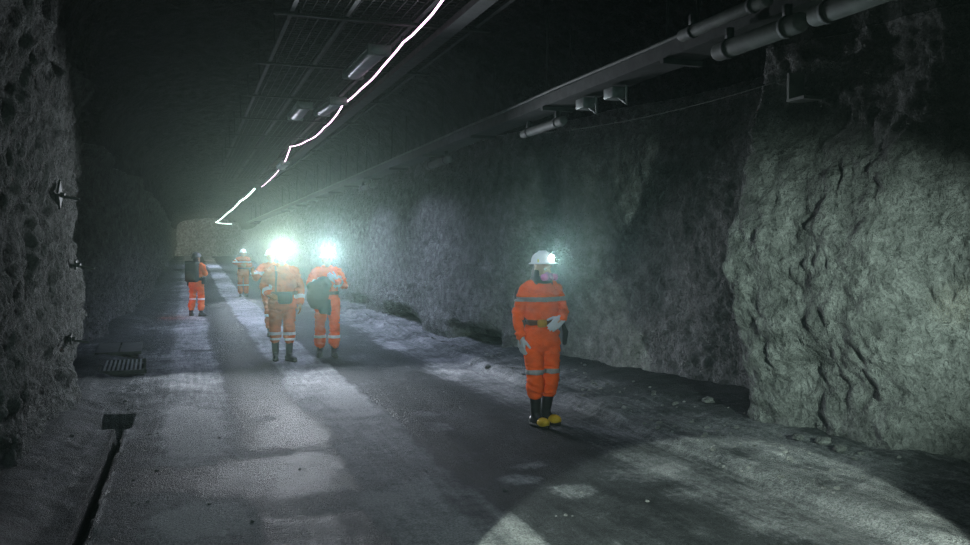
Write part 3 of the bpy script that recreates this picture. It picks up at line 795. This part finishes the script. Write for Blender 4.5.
o.location = (p.x, p.y, 0); o.rotation_euler = (0, 0, R(152)); o.scale = (.93,) * 3
tag(o, 'small dark hand lamp with red and green lights held by the backpack wearer', 'lamp')
bm = bmesh.new(); ball(bm, (.07, -.42, 1.25), (.018, .022, .018)); build('red_light', bm, M_RED, o)
bm = bmesh.new(); ball(bm, (.05, -.43, 1.28), (.014, .014, .014)); build('green_light', bm, M_GRN, o)

# 5 far, facing the camera ----------------------------------------------------
p = ground(243, 296.5)
E_ = dict(scale=.97, seed=5, turn=R(5), nod=R(6), knee={-1: (-.11, -.03, .49), 1: (.11, -.03, .49)}, ankle={-1: (-.10, .03, .10), 1: (.10, .0, .10)}, toe={-1: (-.1, -1, 0), 1: (.15, -1, 0)},
    elbow={-1: (-.32, -.05, 1.24), 1: (.27, -.03, 1.12)}, wrist={-1: (-.10, -.22, 1.16), 1: (.10, -.22, 1.13)}, hand={-1: ((.9, -.1, -.1), (0, 1, 0)), 1: ((-.9, -.1, .1), (0, 1, 0))},
    bulk=1.08, trouser_hem=.16, boot_top=.24, knee_tape=.42, tape=M_TAPE_B, cloth=M_ORANGE_D, vox=.018, glove=M_GLOVE_O,
    lamp=dict(r=.026, mat=M_LAMP_S, power=420, col=(.80, .88, 1.0), size=70, blend=.25, dir=(.22, -1, -.32)))
w5 = person('person in orange with a white helmet and folded arms, farthest down the tunnel', (p.x, p.y, 0), R(4), E_)

# 6 half hidden behind the left walker ----------------------------------------
p = world(271, 16.6, 0)
F = dict(scale=.98, seed=6, turn=R(0), nod=R(0), knee={-1: (-.05, -.03, .49), 1: (.11, -.03, .49)}, ankle={-1: (-.03, .03, .10), 1: (.10, .0, .10)}, toe={-1: (-.1, -1, 0), 1: (.15, -1, 0)},
    elbow={-1: (-.30, -.02, 1.16), 1: (.27, -.03, 1.12)}, wrist={-1: (-.33, -.20, 1.27), 1: (.10, -.22, 1.13)}, hand={-1: ((-.3, -.8, .35), (1, 0, 0)), 1: ((-.9, -.1, .1), (0, 1, 0))},
    trouser_hem=.2, boot_top=.26, knee_tape=.42, tape=M_TAPE_B, cloth=M_ORANGE_D, vox=.016, glove=M_GLOVE_O,
    lamp=dict(r=.02, mat=M_LAMP_S, power=0, col=(1, 1, 1)))
w6 = person('person in orange with a white helmet, mostly hidden behind the left walker of the pair', (p.x, p.y, 0), R(-6), F)

# ------------------------------------------------------------------ light
def spot(name, loc, to, power, col, size, blend, rad=.03):
    L = bpy.data.lights.new(name, 'SPOT'); L.energy = power; L.color = col; L.spot_size = R(size); L.spot_blend = blend; L.shadow_soft_size = rad
    o = bpy.data.objects.new(name, L); COL.objects.link(o); o.location = loc
    o.rotation_euler = (V(to) - V(loc)).to_track_quat('-Z', 'Y').to_euler(); return o
def point(name, loc, power, col, rad=.1):
    L = bpy.data.lights.new(name, 'POINT'); L.energy = power; L.color = col; L.shadow_soft_size = rad
    o = bpy.data.objects.new(name, L); COL.objects.link(o); o.location = loc; return o
# cap lamps beside the camera, plus unseen spots added around it
spot('photographer_lamp_floor', (.02, -.06, 1.82), (1.735, 2.395, 0), 4300, (.84, 1.0, .90), 37.4, .05, .012)
spot('crew_lamp_pillar', (3.2, .5, 1.75), (4.98, 5.98, 1.15), 2300, (.76, 1.0, .89), 34, 1.0, .03)
spot('yellow_patch_spot', (4.1, 2.2, 1.7), (5.2, 4.62, 1.32), 70, (1.0, .95, .35), 9, .9, .02)  # added narrow spot for a small yellow patch, no known source
spot('walker_fill_spot', (-.8, .0, 2.7), (3.25, 7.6, .95), 480, (1.0, .97, .92), 15, .9, .03)  # added fill spot, brightens the foreground walker from upper left
spot('frontal_fill_spot', (-.25, -.4, 2.0), (1.3, 13.5, 1.35), 800, (.86, 1.0, .96), 30, 1.0, .04)  # added frontal fill for the people farther down the tunnel
spot('rear_fill_spot', (-.55, -.9, 2.25), (1.5, 8, .0), 400, (.60, 1.0, .93), 74, 1.0, .25)  # added soft teal fill from behind the camera, no known source
# lamps farther in
spot('drive_lamp_far', (1.6, 56, 3.0), (1.6, 74, 1.6), 7000, (1.0, .98, .84), 40, .8, .1)
# what the glowing strip throws down on the road and the walls below the tray
for sx, sy, pw in ((2.2, 7.2, 60), (2.3, 11.4, 230), (2.3, 15.4, 640), (2.3, 19.5, 850), (2.2, 23, 800), (2.2, 27, 750), (2.2, 32, 750), (2.1, 38, 800), (2.1, 46, 900), (2.0, 56, 900)):
    spot('led_strip_light', (sx, sy, 3.85), (sx + .1, sy, 0), pw * 1.5, (.62, .71, 1.0), 134, 1.0, .25)
spot('red_glow', (-.85, 22.0, .45), (.7, 22.4, 0), 26, (1, .08, .06), 120, .8)

# ------------------------------------------------------------------ air
W = bpy.data.worlds.new('tunnel air'); S.world = W; W.use_nodes = True
nt = W.node_tree; nt.nodes['Background'].inputs[0].default_value = (0, 0, 0, 1); nt.nodes['Background'].inputs[1].default_value = 0
vs = nt.nodes.new('ShaderNodeVolumeScatter'); vs.inputs['Color'].default_value = (.72, 1.0, .92, 1); vs.inputs['Density'].default_value = .0009; vs.inputs['Anisotropy'].default_value = .89
nt.links.new(vs.outputs[0], nt.nodes['World Output'].inputs['Volume'])

# ------------------------------------------------------------------ camera
cam = bpy.data.cameras.new('camera'); co = bpy.data.objects.new('camera', cam); COL.objects.link(co)
cam.sensor_width = 36; cam.lens = FPX / 970 * 36; cam.clip_start = .05; cam.clip_end = 300
co.location = (0, 0, EYE); co.rotation_euler = (R(90) - math.atan((272.5 - HOR) / FPX), 0, -YAW)
S.camera = co
S.view_settings.view_transform = 'Standard'; S.view_settings.look = 'None'; S.view_settings.gamma = 1; S.view_settings.exposure = 0; S.view_settings.use_curve_mapping = False
S.cycles.use_denoising = True; S.cycles.denoising_prefilter = 'NONE'
S.cycles.max_bounces = 5; S.cycles.volume_bounces = 0
